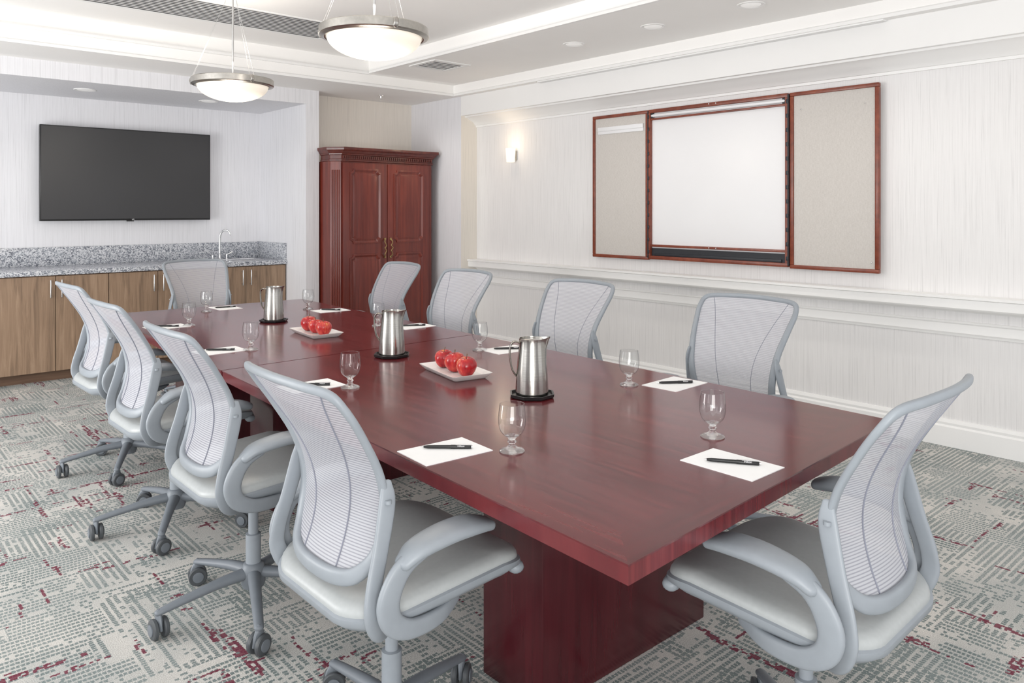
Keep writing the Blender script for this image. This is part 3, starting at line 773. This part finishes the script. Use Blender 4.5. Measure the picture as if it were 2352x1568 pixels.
bm = bmesh.new(); add_lathe(bm, [(.0425, .186), (.040, .190), (.012, .193), (0, .193)], seg=32); fin('lid', bm, M_steel, pt)
for p in [(1.886, 2.931), (1.961, 4.31)]:
    dup(pt, (*p, ZT + .0075)); dup(co, (*p, ZT))
ty = empty('serving_tray', (1.873, 2.452, ZT), 'white rectangular ceramic tray holding three red apples', 'tray', math.radians(-11), 'white ceramic fruit trays')
bm = bmesh.new()
add_loft(bm, [[(p[0], p[1], z) for p in rrect(hx, hy, r, 5)] for hx, hy, r, z in ((.065, .135, .012, 0), (.070, .140, .014, .003), (.086, .158, .014, .020), (.088, .160, .014, .023), (.084, .156, .012, .023), (.068, .139, .010, .009), (.02, .1, .005, .008))])
fin('tray_body', bm, M_white, ty, smooth=35)
dup(ty, (1.92, 3.709, ZT), math.radians(-5))
ap = empty('apple', (0, 0, 0), 'shiny red apple on a white ceramic tray', 'apple', 0, 'red apples on the trays')
bm = bmesh.new(); pr = []
for k in range(26):
    t_ = math.pi * k / 25
    r = .0395 * math.sin(t_) * (1 + .15 * math.cos(t_)) ; z = .037 + .041 * math.cos(t_) - .014 * math.exp(-(math.sin(t_) / .32) ** 2) * (1 if math.cos(t_) > 0 else -.6)
    pr.append((r, z))
zmin = min(p[1] for p in pr); pr = [(r, z - zmin) for r, z in pr]
R = add_lathe(bm, pr, seg=40)
for r in R:
    for v in r:
        a = math.atan2(v.co.y, v.co.x); zz = v.co.z / .075
        k = 1 + .035 * math.cos(5 * a) * max(0, .7 - zz) + .03 * math.cos(a + .8) * zz
        v.co.x *= k; v.co.y *= k; v.co.z *= 1 + .04 * math.cos(a - 1.0) * (math.hypot(v.co.x, v.co.y) / .04)
fin('apple_body', bm, M_apple, ap, smooth=80)
bm = bmesh.new(); add_tube(bm, [(0, 0, .056, .0012, .0012), (.001, 0, .070, .0013, .0013), (.005, .002, .084, .0018, .0018)], (0, 1, 0), 3, 8); fin('stem', bm, M_stem, ap)
first = True; idx = 0
for (cx, cy, a) in ((1.873, 2.452, -11), (1.92, 3.709, -5)):
    for k in (-1, 0, 1):
        a2 = math.radians(a); x = cx - math.sin(a2) * k * .100; y = cy + math.cos(a2) * k * .100
        s3 = (1.0, 1.05, .97, 1.03, .98, 1.04)[idx]
        if first: ap.location = (x, y, ZT + .0096); first = False
        else:
            q = dup(ap, (x, y, ZT + .0096), idx * 1.9 + cx); q.scale = (s3, s3, s3 * .98)
        idx += 1
pa = empty('note_pad', (1.25, 1.68, ZT), 'white notepaper sheet lying on the table', 'paper', math.radians(-4), 'white note papers on the table')
bm = bmesh.new(); add_box(bm, -.105, .105, -.075, .075, 0, .002); fin('paper_stack', bm, M_paper, pa)
pen = empty('ballpoint_pen', (1.25, 1.68, ZT + .0065), 'black ballpoint pen with silver clip on white paper', 'pen', 0, 'black pens on the note papers')
def penm(bm, pts):
    rings = [[(x, r * math.cos(2 * math.pi * j / 16), r * math.sin(2 * math.pi * j / 16)) for j in range(16)] for x, r in pts]
    add_loft(bm, rings)
bm = bmesh.new(); penm(bm, [(-.062, .003), (-.05, .0045), (.012, .0048), (.0121, .0054), (.066, .0052), (.068, .004)]); fin('pen_barrel', bm, M_black, pen)
bm = bmesh.new(); penm(bm, [(-.070, .0006), (-.062, .003)]); fin('pen_tip', bm, M_chrome, pen, label='silver writing tip')
bm = bmesh.new(); penm(bm, [(.066, .004), (.072, .0035)]); add_box(bm, .025, .069, -.0015, .0015, .0045, .0068); fin('clip', bm, M_chrome, pen, label='silver clip')
text('pen_lettering', 'Hilton', .0075, M_logo, pen, (.040, -.0046, .0030), (math.radians(50), 0, 0))
pads = [((1.735, 1.107), 90, -14), ((2.376, 1.758), 3, -35), ((2.377, 2.711), -3, -35), ((2.46, 3.605), 2, -30), ((2.45, 4.533), -2, -50), ((1.344, 2.63), 0, -40), ((1.362, 3.568), 1, -38), ((1.42, 4.50), 2, -38), ((1.99, 5.12), 91, -10)]
pen.rotation_euler = (0, 0, math.radians(-42)); pen.location = (1.262, 1.690, ZT + .0075)
for (x, y), pr_, pa_ in pads:
    dup(pa, (x, y, ZT), math.radians(pr_)); 
    dup(pen, (x, y, ZT + .0075), math.radians(pa_ if pa_ != -14 else -56))

# ------------------------------------------------------------------ camera
cam = bpy.data.cameras.new('camera'); cam.sensor_width = 36; cam.lens = 1775 / 2352 * 36; cam.shift_y = -(784 - 483) / 2352
cam.clip_start = .02
co_ = bpy.data.objects.new('camera', cam); COL.objects.link(co_)
co_.location = (0, 0, 1.4); co_.rotation_euler = (math.pi / 2, 0, -math.radians(41.6))
S.camera = co_

# ------------------------------------------------------------------ lights
w = bpy.data.worlds.new('world'); S.world = w; w.use_nodes = True
w.node_tree.nodes['Background'].inputs[0].default_value = (.98, .985, 1, 1); w.node_tree.nodes['Background'].inputs[1].default_value = 1.32
def light(name, typ, loc, energy, col=(1, 1, 1), rot=None, aim=None, **kw):
    l = bpy.data.lights.new(name, typ); l.energy = energy; l.color = col
    for k, v in kw.items(): setattr(l, k, v)
    o = bpy.data.objects.new(name, l); COL.objects.link(o); o.location = loc
    if rot: o.rotation_euler = rot
    if aim: o.rotation_euler = (Vector(aim) - Vector(loc)).to_track_quat('-Z', 'Y').to_euler()
    return o
light('side_fill_light', 'AREA', (-2.4, 3.5, 1.7), 38, (.97, .985, 1), (0, -math.pi / 2, 0), shape='RECTANGLE', size=2.0, size_y=5.0)  # added fill lamp on the unseen left side, to lift the room
# added fill lamps aimed up to brighten the ceiling, beside and behind the camera
light('bounce_light', 'AREA', (-.6, -.9, 1.1), 70, (1, .985, .955), None, (1.1, 1.3, 2.8), shape='RECTANGLE', size=1.6, size_y=1.6)
light('bounce_light', 'AREA', (-1.6, 4.6, .9), 80, (1, .99, .97), None, (2.3, 5.0, 2.8), shape='RECTANGLE', size=1.6, size_y=1.6)
for p in ((1.9, 3.1), (1.95, 4.89)):
    light('pendant_bulb', 'POINT', (*p, 2.02), 8, (1, .9, .76), shadow_soft_size=.10)
    light('pendant_uplight', 'POINT', (*p, 2.36), 4, (1, .95, .88), shadow_soft_size=.10)
for y in (4.07, 3.32, 2.57, 1.8):
    light('downlight_bulb', 'SPOT', (4.24, y, 2.64), 12, (1, .95, .88), spot_size=math.radians(130), spot_blend=.9, shadow_soft_size=.06)
for x in (1.63, 2.66):
    light('niche_bulb', 'SPOT', (x, 7.25, 2.40), 10, (1, .97, .93), spot_size=math.radians(140), spot_blend=.9, shadow_soft_size=.06)
light('alcove_spot', 'SPOT', (4.15, 6.35, 2.53), 14, (1, .93, .84), spot_size=math.radians(150), spot_blend=.9, shadow_soft_size=.08)  # warm spot above the armoire, no fitting modelled
for y in (5.588, .75):
    light('sconce_bulb', 'POINT', (4.82, y, 2.06), 1.1, (1, .78, .52), shadow_soft_size=.05)
